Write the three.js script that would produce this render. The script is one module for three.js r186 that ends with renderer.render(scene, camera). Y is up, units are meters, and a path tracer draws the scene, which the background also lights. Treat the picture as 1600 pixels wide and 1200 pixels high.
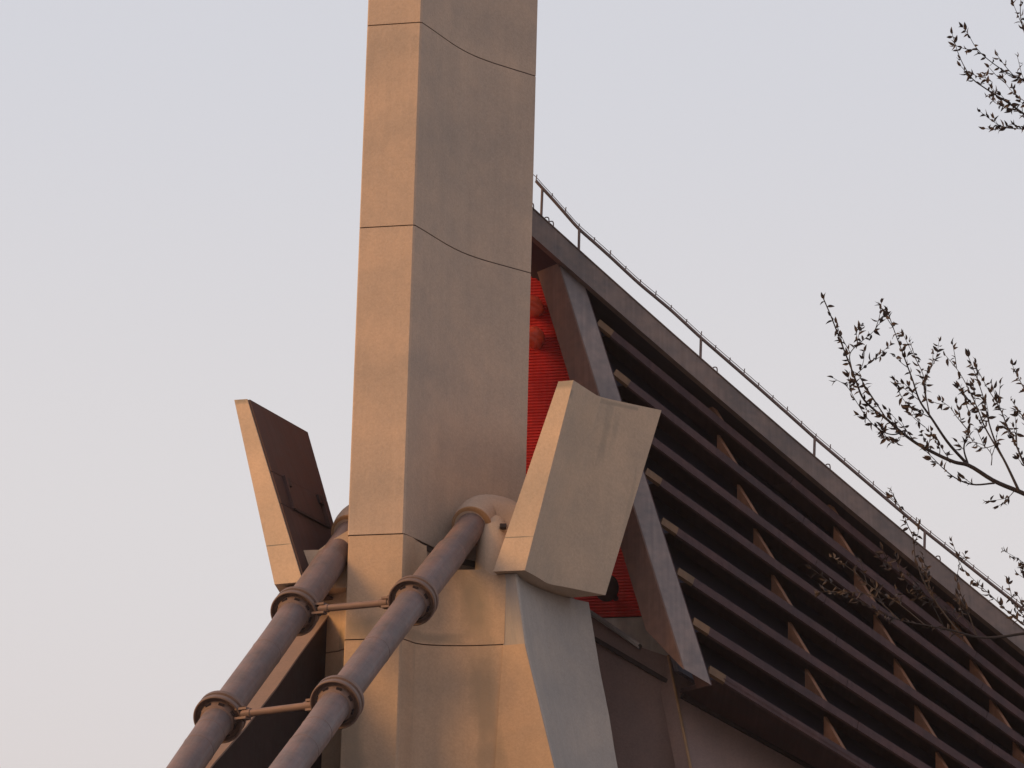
import * as THREE from 'three';
import { mergeGeometries, mergeVertices, toCreasedNormals } from 'three/addons/utils/BufferGeometryUtils.js';
import { RoundedBoxGeometry } from 'three/addons/geometries/RoundedBoxGeometry.js';

// ---------------------------------------------------------------- camera, sky, sun, exposure
const scene = new THREE.Scene();
const camera = new THREE.PerspectiveCamera(11.235, 4 / 3, 0.1, 3000);
camera.position.set(0, 1.6, 0);
camera.rotation.order = 'YXZ';
camera.rotation.set(THREE.MathUtils.degToRad(17), 0, THREE.MathUtils.degToRad(1.5));

const SUN_AZ = THREE.MathUtils.degToRad(66);   // left of the direction back towards the camera
const SUN_EL = THREE.MathUtils.degToRad(17);
const sunDir = new THREE.Vector3(-Math.sin(SUN_AZ) * Math.cos(SUN_EL), Math.sin(SUN_EL), Math.cos(SUN_AZ) * Math.cos(SUN_EL));

{ // hazy, nearly cloudless evening sky
  const W = 512, H = 256, d = new Float32Array(W * H * 4);
  const stops = [[-90, [0.30, 0.27, 0.25]], [-4, [0.42, 0.38, 0.36]], [0, [0.66, 0.60, 0.57]], [8, [0.715, 0.652, 0.637]], [15, [0.718, 0.692, 0.703]], [22, [0.660, 0.665, 0.715]], [45, [0.52, 0.55, 0.63]], [90, [0.44, 0.48, 0.57]]];
  const v = new THREE.Vector3();
  for (let j = 0; j < H; j++) for (let i = 0; i < W; i++) {
    const el = ((j + 0.5) / H - 0.5) * 180, az = ((i + 0.5) / W - 0.5) * 2 * Math.PI;
    let k = 0; while (k < stops.length - 2 && el > stops[k + 1][0]) k++;
    let t = Math.min(1, Math.max(0, (el - stops[k][0]) / (stops[k + 1][0] - stops[k][0]))); t = t * t * (3 - 2 * t) * 0.5 + t * 0.5;
    v.set(Math.cos(el * Math.PI / 180) * Math.cos(az), Math.sin(el * Math.PI / 180), Math.cos(el * Math.PI / 180) * Math.sin(az));
    const g = Math.pow(Math.max(0, v.dot(sunDir)), 5) * (el > 0 ? 1 : 0);
    const o = (j * W + i) * 4;
    for (let c = 0; c < 3; c++) d[o + c] = stops[k][1][c] * (1 - t) + stops[k + 1][1][c] * t + g * [1.05, 0.52, 0.18][c];
    d[o + 3] = 1;
  }
  const tex = new THREE.DataTexture(d, W, H, THREE.RGBAFormat, THREE.FloatType);
  tex.mapping = THREE.EquirectangularReflectionMapping; tex.magFilter = THREE.LinearFilter; tex.minFilter = THREE.LinearFilter;
  tex.needsUpdate = true;
  scene.background = tex; scene.environment = tex;
}
const sun = new THREE.DirectionalLight(new THREE.Color().setRGB(1, 0.55, 0.19), 2.45);
sun.target.position.set(0, 24, -88); sun.position.copy(sun.target.position).addScaledVector(sunDir, 120);
sun.castShadow = true; sun.shadow.mapSize.set(4096, 4096); sun.shadow.radius = 42;
Object.assign(sun.shadow.camera, { left: -45, right: 45, top: 45, bottom: -45, near: 1, far: 260 });
scene.add(sun, sun.target);
scene.fog = new THREE.FogExp2(new THREE.Color().setRGB(0.72, 0.68, 0.69), 0.0001);

const renderer = new THREE.WebGLRenderer({ antialias: true });
renderer.toneMapping = THREE.LinearToneMapping; renderer.toneMappingExposure = 1; renderer.shadowMap.enabled = true;

// ---------------------------------------------------------------- helpers
let seed = 20240611;
const rnd = () => { seed = (seed * 1664525 + 1013904223) >>> 0; return seed / 4294967296; };
const V = (x, y, z) => Array.isArray(x) ? new THREE.Vector3(x[0], x[1], x[2]) : x.isVector3 ? x.clone() : new THREE.Vector3(x, y, z);
const used = {};
const numbered = (n) => { const k = used[n] = (used[n] ?? -1) + 1; return k ? n + '_' + String(k).padStart(3, '0') : n; };
function add(name, geo, mat, parent) {
  const m = new THREE.Mesh(geo, mat); m.name = parent === scene ? numbered(name) : name;
  m.castShadow = m.receiveShadow = true; parent.add(m); return m;
}
function thing(name, label, category, group) {
  const g = new THREE.Group(); g.name = numbered(name); g.userData = { label, category }; if (group) g.userData.group = group;
  scene.add(g); return g;
}
function part(p, label) { p.userData.label = label; return p; }
// uv in metres, projected along each face's main axis
function metricUV(geo) {
  const g = geo.index ? geo.toNonIndexed() : geo, p = g.attributes.position, uv = new Float32Array(p.count * 2);
  const a = V(0, 0, 0), b = V(0, 0, 0), c = V(0, 0, 0), n = V(0, 0, 0), e = V(0, 0, 0);
  for (let i = 0; i < p.count; i += 3) {
    a.fromBufferAttribute(p, i); b.fromBufferAttribute(p, i + 1); c.fromBufferAttribute(p, i + 2);
    n.copy(b).sub(a).cross(e.copy(c).sub(a)).normalize();
    const top = Math.abs(n.y) > 0.8, sx = Math.abs(n.x) > Math.abs(n.z);
    [a, b, c].forEach((q, k) => {
      uv[(i + k) * 2] = top ? q.x : sx ? q.z + 3.3 : q.x; uv[(i + k) * 2 + 1] = top ? q.z : q.y;
    });
  }
  g.setAttribute('uv', new THREE.BufferAttribute(uv, 2)); return g;
}
// solid between stacked outlines (each the same number of points), closed with end faces
function loft(sections, crease = 0.5, arc = false) {
  const pos = [], n = sections[0].length, push = (...q) => q.forEach((v) => pos.push(v.x, v.y, v.z));
  for (let s = 0; s + 1 < sections.length; s++) for (let i = 0; i < n; i++) {
    const j = (i + 1) % n, A = sections[s][i], B = sections[s][j], C = sections[s + 1][j], D = sections[s + 1][i];
    push(A, B, C); push(A, C, D);
  }
  for (const [s, flip] of [[sections[0], true], [sections[sections.length - 1], false]]) {
    const nrm = V(0, 0, 0); for (let i = 0; i < n; i++) { const p = s[i], q = s[(i + 1) % n]; nrm.x += (p.y - q.y) * (p.z + q.z); nrm.y += (p.z - q.z) * (p.x + q.x); nrm.z += (p.x - q.x) * (p.y + q.y); }
    const ax = Math.abs(nrm.y) >= Math.max(Math.abs(nrm.x), Math.abs(nrm.z)) ? ['x', 'z'] : Math.abs(nrm.x) > Math.abs(nrm.z) ? ['z', 'y'] : ['x', 'y'];
    const tri = THREE.ShapeUtils.triangulateShape(s.map((v) => new THREE.Vector2(v[ax[0]], v[ax[1]])), []);
    for (const [a, b, c] of tri) {
      const fn = s[b].clone().sub(s[a]).cross(s[c].clone().sub(s[a]));
      const same = fn.dot(nrm) > 0; if (same !== flip) push(s[a], s[b], s[c]); else push(s[a], s[c], s[b]);
    }
  }
  let g = new THREE.BufferGeometry(); g.setAttribute('position', new THREE.Float32BufferAttribute(pos, 3));
  // make the faces point outwards
  g.computeBoundingBox(); let vol = 0; const P = g.attributes.position, a = V(0, 0, 0), b = V(0, 0, 0), c = V(0, 0, 0), o = sections[0][0];
  for (let i = 0; i < P.count; i += 3) { a.fromBufferAttribute(P, i).sub(o); b.fromBufferAttribute(P, i + 1).sub(o); c.fromBufferAttribute(P, i + 2).sub(o); vol += a.dot(b.cross(c)); }
  if (vol < 0) { const arr = P.array; for (let i = 0; i < arr.length; i += 9) for (let k = 0; k < 3; k++) { const t = arr[i + 3 + k]; arr[i + 3 + k] = arr[i + 6 + k]; arr[i + 6 + k] = t; } }
  g = metricUV(g);
  if (arc) { // run the texture along the outline instead, so that it does not break on curved faces
    const cum = [0]; for (let i = 0; i < n; i++) cum.push(cum[i] + Math.hypot(sections[0][(i + 1) % n].x - sections[0][i].x, sections[0][(i + 1) % n].z - sections[0][i].z));
    const uv = g.attributes.uv; let k = 0;
    for (let s = 0; s + 1 < sections.length; s++) for (let i = 0; i < n; i++) for (const c of vol < 0 ? [i, i + 1, i + 1, i, i, i + 1] : [i, i + 1, i + 1, i, i + 1, i]) uv.setX(k++, cum[c]);
  }
  return toCreasedNormals(g, crease);
}
const prism = (plan, y0, y1, crease, arc) => loft([plan.map(([x, z]) => V(x, y0, z)), plan.map(([x, z]) => V(x, y1, z))], crease, arc);
// bar of rectangular section w x h between two points; up sets the side of h
function bar(a, b, w, h, up = V(0, 1, 0)) {
  const t = b.clone().sub(a).normalize(), s = t.clone().cross(up).normalize().multiplyScalar(w / 2), q = s.clone().cross(t).normalize().multiplyScalar(h / 2);
  const ring = (p) => [p.clone().add(s).add(q), p.clone().sub(s).add(q), p.clone().sub(s).sub(q), p.clone().add(s).sub(q)];
  return loft([ring(a), ring(b)], 0.3);
}
function tube(pts, r0, r1 = r0, seg = 10, steps, curved = true, taper = 1) {
  const c = curved ? new THREE.CatmullRomCurve3(pts, false, 'centripetal') : null, n = steps ?? Math.max(2, pts.length * 3), P = [], R = [];
  for (let i = 0; i <= n; i++) { P.push(curved ? c.getPoint(i / n) : pts[0].clone().lerp(pts[pts.length - 1], i / n)); R.push(r1 + (r0 - r1) * Math.pow(1 - i / n, taper)); }
  return sweep(P, R, seg);
}
function sweep(P, R, seg) {
  const pos = [], nor = [], uv = [], idx = []; let ref = Math.abs(P[1].clone().sub(P[0]).normalize().y) > 0.95 ? V(1, 0, 0) : V(0, 1, 0), len = 0;
  for (let i = 0; i < P.length; i++) {
    const t = P[Math.min(i + 1, P.length - 1)].clone().sub(P[Math.max(i - 1, 0)]).normalize();
    const s = t.clone().cross(ref).normalize(), q = s.clone().cross(t).normalize(); ref = q;
    if (i) len += P[i].distanceTo(P[i - 1]);
    for (let k = 0; k <= seg; k++) {
      const a = k / seg * Math.PI * 2, d = s.clone().multiplyScalar(Math.cos(a)).addScaledVector(q, Math.sin(a));
      pos.push(P[i].x + d.x * R[i], P[i].y + d.y * R[i], P[i].z + d.z * R[i]); nor.push(d.x, d.y, d.z); uv.push(a * R[0], len);
    }
  }
  for (let i = 0; i + 1 < P.length; i++) for (let k = 0; k < seg; k++) { const a = i * (seg + 1) + k, b = a + seg + 1; idx.push(a, b, a + 1, b, b + 1, a + 1); }
  for (const [i, f] of [[0, 1], [P.length - 1, 0]]) {
    const b = pos.length / 3, t = P[Math.min(i + 1, P.length - 1)].clone().sub(P[Math.max(i - 1, 0)]).normalize().multiplyScalar(f ? -1 : 1);
    pos.push(P[i].x, P[i].y, P[i].z); nor.push(t.x, t.y, t.z); uv.push(0, 0);
    for (let k = 0; k <= seg; k++) { const o = (i * (seg + 1) + k) * 3; pos.push(pos[o], pos[o + 1], pos[o + 2]); nor.push(t.x, t.y, t.z); uv.push(Math.cos(k), Math.sin(k)); }
    for (let k = 0; k < seg; k++) f ? idx.push(b, b + k + 1, b + k + 2) : idx.push(b, b + k + 2, b + k + 1);
  }
  const g = new THREE.BufferGeometry(); g.setAttribute('position', new THREE.Float32BufferAttribute(pos, 3)); g.setAttribute('normal', new THREE.Float32BufferAttribute(nor, 3)); g.setAttribute('uv', new THREE.Float32BufferAttribute(uv, 2)); g.setIndex(idx); return g;
}
// profile [[radius, along]] turned about the axis from origin o in direction dir
function turned(profile, o, dir, seg = 40) {
  const g = new THREE.LatheGeometry(profile.map(([r, y]) => new THREE.Vector2(r, y)), seg);
  g.applyMatrix4(new THREE.Matrix4().makeRotationFromQuaternion(new THREE.Quaternion().setFromUnitVectors(V(0, 1, 0), dir.clone().normalize())));
  g.translate(o.x, o.y, o.z); return toCreasedNormals(g, 0.6);
}

// ---------------------------------------------------------------- procedural surfaces
function lattice(n) { const a = new Float32Array(n * n); for (let i = 0; i < n * n; i++) a[i] = rnd(); return a; }
function noiseField(N, layers) { // tileable value noise: [cellsX, cellsY, weight]
  const out = new Float32Array(N * N);
  for (const [cx, cy, w] of layers) {
    const L = new Float32Array(cx * cy); for (let i = 0; i < L.length; i++) L[i] = rnd() - 0.5;
    for (let j = 0; j < N; j++) { const fy = j / N * cy, y0 = Math.floor(fy), ty = fy - y0, sy = ty * ty * (3 - 2 * ty), r0 = (y0 % cy) * cx, r1 = ((y0 + 1) % cy) * cx;
      for (let i = 0; i < N; i++) { const fx = i / N * cx, x0 = Math.floor(fx), tx = fx - x0, sx = tx * tx * (3 - 2 * tx), xa = x0 % cx, xb = (x0 + 1) % cx;
        const p = L[r0 + xa] * (1 - sx) + L[r0 + xb] * sx, q = L[r1 + xa] * (1 - sx) + L[r1 + xb] * sx; out[j * N + i] += w * (p * (1 - sy) + q * sy); } }
  }
  return out;
}
function texFrom(N, fn, srgb, metres) {
  const d = new Uint8Array(N * N * 4);
  for (let i = 0; i < N * N; i++) { const c = fn(i); for (let k = 0; k < 3; k++) d[i * 4 + k] = Math.max(0, Math.min(255, Math.round(c[k]))); d[i * 4 + 3] = 255; }
  const t = new THREE.DataTexture(d, N, N); t.wrapS = t.wrapT = THREE.RepeatWrapping; t.magFilter = THREE.LinearFilter; t.minFilter = THREE.LinearMipmapLinearFilter; t.generateMipmaps = true;
  t.colorSpace = srgb ? THREE.SRGBColorSpace : THREE.NoColorSpace; t.repeat.set(1 / metres, 1 / metres); t.needsUpdate = true; return t;
}
const lin = (r, g, b) => new THREE.Color().setRGB(r, g, b);
// weathered concrete: cloudy patches, run-off streaks, faint pour lines, fine grain
const CN = 1024, CM = 11;
const cCloud = noiseField(CN, [[5, 6, .5], [13, 11, .45], [29, 31, .35], [71, 67, .25]]);
const cStreak = noiseField(CN, [[90, 3, .5], [170, 5, .4], [260, 9, .3]]);
const cGrain = noiseField(CN, [[256, 256, .5], [512, 512, .7]]);
const cPour = noiseField(CN, [[2, 15, .7], [3, 9, .4]]);
const concreteTone = (i) => 1 + cCloud[i] * 0.085 + cStreak[i] * 0.03 + cGrain[i] * 0.075 + cPour[i] * 0.075;
const concreteMap = texFrom(CN, (i) => { const t = concreteTone(i), w = cCloud[i] * 7 + cPour[i] * 5; return [228 * t + w, 226 * t, 224 * t - w]; }, true, CM);
const concreteBump = texFrom(CN, (i) => { const v = 128 + (cGrain[i] * 70 + cCloud[i] * 60 + cStreak[i] * 30); return [v, v, v]; }, false, CM);
// concrete of one place: the same surface plus stains [x, y, halfWidth, halfHeight, strength, softness], in world metres
function stainedMap(x0, y0, size, stains) {
  const at = (x, y) => { const i = ((Math.floor(x / CM * CN) % CN) + CN) % CN, j = ((Math.floor(y / CM * CN) % CN) + CN) % CN; return j * CN + i; };
  const t = texFrom(CN, (i) => {
    const x = x0 + (i % CN + .5) / CN * size, y = y0 + (Math.floor(i / CN) + .5) / CN * size, k = at(x, y), tone = concreteTone(k), w = cCloud[k] * 7 + cPour[k] * 5;
    let s = 0; for (const [sx, sy, hw, hh, st, lean = 0] of stains) {
      const u = Math.abs(x - sx - lean * (y - sy)) / hw, v = Math.abs(y - sy) / hh, e = Math.max(u, v) + cCloud[k] * 0.6 + cStreak[k] * 0.28 + cGrain[k] * 0.12;
      s = Math.max(s, st * 0.62 * Math.min(1, Math.max(0, (1.25 - e) * 1.25)) * (0.9 + cStreak[k] * 0.4 + cGrain[k] * .4));
    }
    return [228 * tone * (1 - s) + w, 226 * tone * (1 - s * .82), 224 * tone * (1 - s * .72) - w];
  }, true, size);
  t.offset.set(-x0 / size, -y0 / size); return t;
}
const concrete = (c, rough = 0.86) => new THREE.MeshStandardMaterial({ color: c, map: concreteMap, bumpMap: concreteBump, bumpScale: 0.012, roughness: rough });
// painted steel: patchy chalking and run marks
const PN = 512, PM = 5;
const pCloud = noiseField(PN, [[6, 5, .5], [15, 13, .5], [40, 44, .4]]), pStreak = noiseField(PN, [[80, 4, .6], [150, 7, .4]]), pGrain = noiseField(PN, [[256, 256, .8]]);
const paintMap = texFrom(PN, (i) => { const t = 1 + pCloud[i] * 0.22 + pStreak[i] * 0.12 + pGrain[i] * 0.06; return [226 * t + pCloud[i] * 12, 226 * t, 226 * t - pCloud[i] * 10]; }, true, PM);
const paintRough = texFrom(PN, (i) => { const v = 205 + pCloud[i] * 90 + pGrain[i] * 30; return [v, v, v]; }, false, PM);
const pipeMap = texFrom(PN, (i) => { const t = 1 + pCloud[i] * 0.17 + pStreak[i] * 0.11 + pGrain[i] * 0.08, w = (pCloud[i] - pStreak[i]) * 13; return [218 * t + w, 216 * t - w * .3, 216 * t - w * .8]; }, true, 3);
const paint = (c, rough = 0.7, metal = 0, spec = 0.4) => new THREE.MeshPhysicalMaterial({ specularIntensity: spec, color: c, map: paintMap, roughnessMap: paintRough, roughness: rough, metalness: metal });
const M = {
  concrete: concrete(lin(0.54, 0.415, 0.335), 0.95),
  buttress: concrete(lin(0.44, 0.395, 0.37)),  // same concrete, greyed: sky light on the shaded side put into the colour
  groove: concrete(lin(0.10, 0.07, 0.06)),
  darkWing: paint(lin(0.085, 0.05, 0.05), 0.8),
  pipe: Object.assign(paint(lin(0.225, 0.165, 0.16), 0.65, 0, 0.5), { map: pipeMap }),
  clamp: paint(lin(0.215, 0.145, 0.125), 0.75),
  bolt: paint(lin(0.04, 0.03, 0.035), 0.7),
  rim: concrete(lin(0.42, 0.24, 0.12)),
  fascia: paint(lin(0.195, 0.148, 0.135), 0.8, 0, 0.25),
  slat: paint(lin(0.082, 0.050, 0.053), 0.85, 0, 0.15),
  cap: paint(lin(0.18, 0.11, 0.07), 0.8, 0, 0.2),
  bracket: paint(lin(0.23, 0.12, 0.08), 0.85, 0, 0.2),  // orange sunlight on the brackets put into this base colour
  glazing: new THREE.MeshStandardMaterial({ color: lin(0.018, 0.016, 0.028), roughness: 0.6 }),
  soffit: paint(lin(0.055, 0.042, 0.052), 0.8),
  post: paint(lin(0.245, 0.20, 0.195), 0.7, 0, 0.25),
  red: paint(lin(0.74, 0.05, 0.05), 0.6),
  redFitting: paint(lin(0.92, 0.11, 0.05), 0.5),
  greyPanel: paint(lin(0.45, 0.42, 0.39), 0.6),
  coping: paint(lin(0.30, 0.29, 0.30), 0.4, 0.3),
  wall: concrete(lin(0.27, 0.195, 0.187)),
  cableWallShade: paint(lin(0.04, 0.027, 0.028), 0.85, 0, 0.2),  // near-black colour puts the deep shade into the wall itself
  wallLitTop: concrete(lin(0.30, 0.21, 0.175)),  // lighter copy for the lit sloping top of the same wall
  postSideBounce: paint(lin(0.20, 0.125, 0.107), 0.8, 0, 0.2),  // post grey turned brown: warm bounced light put into the colour
  wallDark: paint(lin(0.045, 0.034, 0.038), 0.8),
  trim: paint(lin(0.30, 0.19, 0.11), 0.6),
  rail: paint(lin(0.20, 0.15, 0.145), 0.5),
  bark: new THREE.MeshStandardMaterial({ color: lin(0.026, 0.019, 0.019), roughness: 0.9 }),
  leaf: new THREE.MeshPhysicalMaterial({ color: lin(0.034, 0.019, 0.015), roughness: 0.8, transmission: 0.15, thickness: 0, side: THREE.DoubleSide }),
  foot: new THREE.MeshStandardMaterial({ color: lin(0.55, 0.395, 0.285), bumpMap: concreteBump, bumpScale: 0.012, roughness: 0.86, map: stainedMap(-5, 17, 8.2, [[-3.35, 22.3, .42, .30, .30], [-2.7, 22.2, .5, .13, .26], [-1.6, 22.22, .75, .14, .24], [-.72, 22.95, .34, .95, .27, -.16], [-.40, 20.6, .30, 1.5, .25, -.14], [-3.42, 19.5, .26, .8, .25, -.1], [-2.25, 21.0, .14, 1.3, .12]]) }),
  wing: new THREE.MeshStandardMaterial({ color: lin(0.62, 0.475, 0.365), bumpMap: concreteBump, bumpScale: 0.012, roughness: 0.86, map: stainedMap(-8, 19, 11, [[2.22, 27.4, .09, .75, .16, .18], [2.46, 27.55, .07, .5, .1, .15], [1.22, 28.2, .25, .13, .30], [-6.35, 27.93, .2, .10, .34], [2.8, 28.15, .8, .05, .22], [2.95, 26.4, .05, 1.6, .1, .2], [.2, 24.53, .34, .011, .7, .0], [-5.35, 24.36, .34, .012, .7, 0]]) }),
  ground: concrete(lin(0.22, 0.20, 0.185)),
};

// ---------------------------------------------------------------- surveyed points, world metres
const leftWall = [[-3.708,22.06,-88.335],[-4.151,22.06,-88.681],[-4.544,22.06,-88.825]];
const wingRb = [[-0.32,23.735,-87.196],[0.406,23.735,-87.0],[0.724,23.735,-87.656],[0.977,23.735,-88.207],[1.393,23.735,-88.5],[2.325,23.735,-89.175]];
const wingRt = [[1.078,28.239,-86.833],[1.425,28.239,-86.7],[1.881,28.239,-87.622],[2.055,28.239,-87.928],[2.658,28.239,-88.37],[3.572,28.239,-88.948]];
const wingLb = [[-5.369,23.434,-87.75],[-4.704,23.434,-87.436]];
const wingLt = [[-6.527,27.95,-88.05],[-6.22,27.95,-87.949],[-4.942,27.95,-90.631]];
const shoulderL = [[-4.881,24.309,-87.95],[-4.391,24.338,-87.95],[-4.073,24.593,-87.95],[-3.706,24.726,-87.95],[-4.698,23.854,-87.95],[-3.666,23.652,-87.95]];
const pipeR = [[-0.856,25.096,-88.3],[-1.413,23.763,-86.357],[-2.057,22.247,-84.111],[-2.628,20.862,-82.12],[-3.445,18.851,-79.271],[-3.844,17.833,-77.878],[-4.229,16.893,-76.536]];
const pipeL = [[-3.705,25.015,-88.986],[-4.262,23.483,-87.042],[-4.726,22.247,-85.425],[-5.07,21.291,-84.222],[-5.984,18.851,-81.037],[-6.181,18.288,-80.348],[-6.509,17.37,-79.206]];
const slabL = [[-4.156,22.909,-88.716],[-4.24,22.698,-88.42],[-4.677,21.572,-86.897],[-5.095,20.447,-85.438],[-5.629,19.122,-83.578],[-6.11,18.033,-81.901]];
const roofU = [0.819,0.0,-0.574];
const roofN = [0.574,0.0,0.819];
const roofD = [0.233,-0.914,0.333];
const roofNormal = [0.524,0.407,0.748];
const slats = [[[2.147,31.586,-92.697],[16.268,21.52,-97.113]],[[2.571,30.143,-92.21],[16.201,20.984,-96.775]],[[3.036,28.623,-91.708],[16.132,20.437,-96.429]],[[3.349,27.341,-91.231],[16.055,19.82,-96.04]],[[3.735,25.98,-90.761],[15.973,19.164,-95.626]],[[4.114,24.625,-90.29],[15.876,18.389,-95.137]],[[4.47,23.299,-89.819],[15.779,17.619,-94.651]],[[4.837,22.044,-89.394],[15.67,16.745,-94.099]]];
const fins = [[0,5.33,29.46,-93.77],[0,8.3,27.343,-94.699],[0,11.353,25.167,-95.654],[1,5.665,28.204,-93.322],[1,8.677,26.181,-94.331],[1,11.743,24.121,-95.358],[1,14.792,22.072,-96.38],[2,6.155,26.811,-92.907],[2,9.159,24.934,-93.991],[2,12.16,23.058,-95.073],[3,6.543,25.585,-92.514],[3,9.614,23.769,-93.676],[3,12.607,21.998,-94.81],[4,6.964,24.314,-92.117],[4,10.078,22.581,-93.356],[4,13.146,20.874,-94.575],[5,7.345,23.042,-91.692],[5,10.547,21.345,-93.013],[6,7.728,21.791,-91.28],[6,11.019,20.139,-92.687],[7,8.152,20.548,-90.902],[7,11.466,18.928,-92.342]];
const fasciaTop = [[-0.128,35.022,-92.605],[0.532,34.473,-92.769],[1.192,33.929,-92.935],[2.017,33.255,-93.147],[3.007,32.457,-93.406],[4.162,31.538,-93.715],[5.484,30.505,-94.079],[6.973,29.363,-94.502],[8.632,28.119,-94.987],[10.296,26.901,-95.49],[11.967,25.707,-96.011],[13.813,24.422,-96.606],[16.35,22.715,-97.454]];
const fasciaBot = [[-0.109,34.103,-92.119],[0.546,33.583,-92.295],[1.201,33.067,-92.473],[2.02,32.425,-92.697],[3.003,31.661,-92.971],[4.151,30.778,-93.295],[5.466,29.78,-93.672],[6.947,28.67,-94.106],[8.597,27.453,-94.6],[10.252,26.252,-95.107],[11.913,25.068,-95.626],[13.749,23.782,-96.212],[16.268,22.057,-97.039]];
const rail = [[0.476,35.69,-93.733],[0.643,35.508,-93.751],[0.887,35.253,-93.783],[1.239,34.861,-93.816],[1.59,34.478,-93.854],[1.99,34.157,-93.96],[2.407,33.82,-94.069],[2.807,33.478,-94.163],[3.19,33.16,-94.258],[3.591,32.867,-94.379],[3.992,32.573,-94.5],[4.392,32.24,-94.6],[4.775,31.917,-94.693],[5.149,31.627,-94.797],[5.524,31.338,-94.902],[5.898,31.048,-95.006],[6.272,30.758,-95.111],[6.646,30.459,-95.21],[7.021,30.159,-95.309],[7.395,29.859,-95.408],[7.769,29.559,-95.507],[8.144,29.276,-95.616],[8.52,28.993,-95.725],[8.895,28.71,-95.834],[9.271,28.426,-95.943],[9.647,28.143,-96.052],[10.023,27.863,-96.164],[10.4,27.588,-96.278],[10.777,27.32,-96.397],[11.156,27.063,-96.522],[11.535,26.806,-96.647],[11.914,26.548,-96.773],[12.294,26.29,-96.899],[12.674,26.032,-97.024],[13.054,25.774,-97.15],[13.435,25.516,-97.277],[13.816,25.258,-97.404]];
const railPosts = [[[0.643,35.508,-93.751],[0.629,34.76,-93.751]],[[1.607,34.465,-93.859],[1.606,33.86,-93.859]],[[4.78,31.913,-94.694],[4.769,31.345,-94.694]],[[7.749,29.575,-95.502],[7.729,29.033,-95.502]],[[10.636,27.417,-96.35],[10.616,26.91,-96.35]],[[13.533,25.449,-97.31],[13.509,24.871,-97.31]]];
const hooks = [[0.426,34.681,-93.076],[0.824,34.352,-93.176],[0.94,34.257,-93.205],[5.18,30.86,-94.328],[8.113,28.624,-95.167],[10.986,26.522,-96.036]];
const post = [[1.107,33.11,-92.65],[1.73,32.689,-92.858],[4.819,21.611,-89.0],[4.19,21.895,-88.713]];
const postInner = [[0.554,33.241,-93.433],[3.341,23.076,-89.86]];
const red = [[-0.115,34.878,-93.799],[1.539,33.239,-93.396],[3.744,24.17,-92.858],[1.096,24.126,-93.504]];
const redBalls = [[0.448,32.178,-93.312],[0.499,31.347,-93.3]];
const q1 = [[1.532,24.364,-92.059],[3.29,23.07,-91.63],[3.451,23.491,-91.591],[3.887,22.847,-91.485],[4.45,20.105,-91.348],[2.683,20.145,-91.778],[1.466,20.172,-92.075]];
const coping = [[1.532,24.364,-92.059],[3.259,23.102,-91.638]];
const q1ledge = [[2.169,23.309,-91.904],[3.926,22.202,-91.475]];
const q2 = [[3.887,22.847,-91.485],[16.206,17.625,-97.273],[15.866,14.912,-95.56],[4.395,19.878,-90.227]];
const q2ledge = [[4.206,21.79,-91.134],[7.366,20.472,-92.63],[11.24,18.848,-94.459]];
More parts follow.
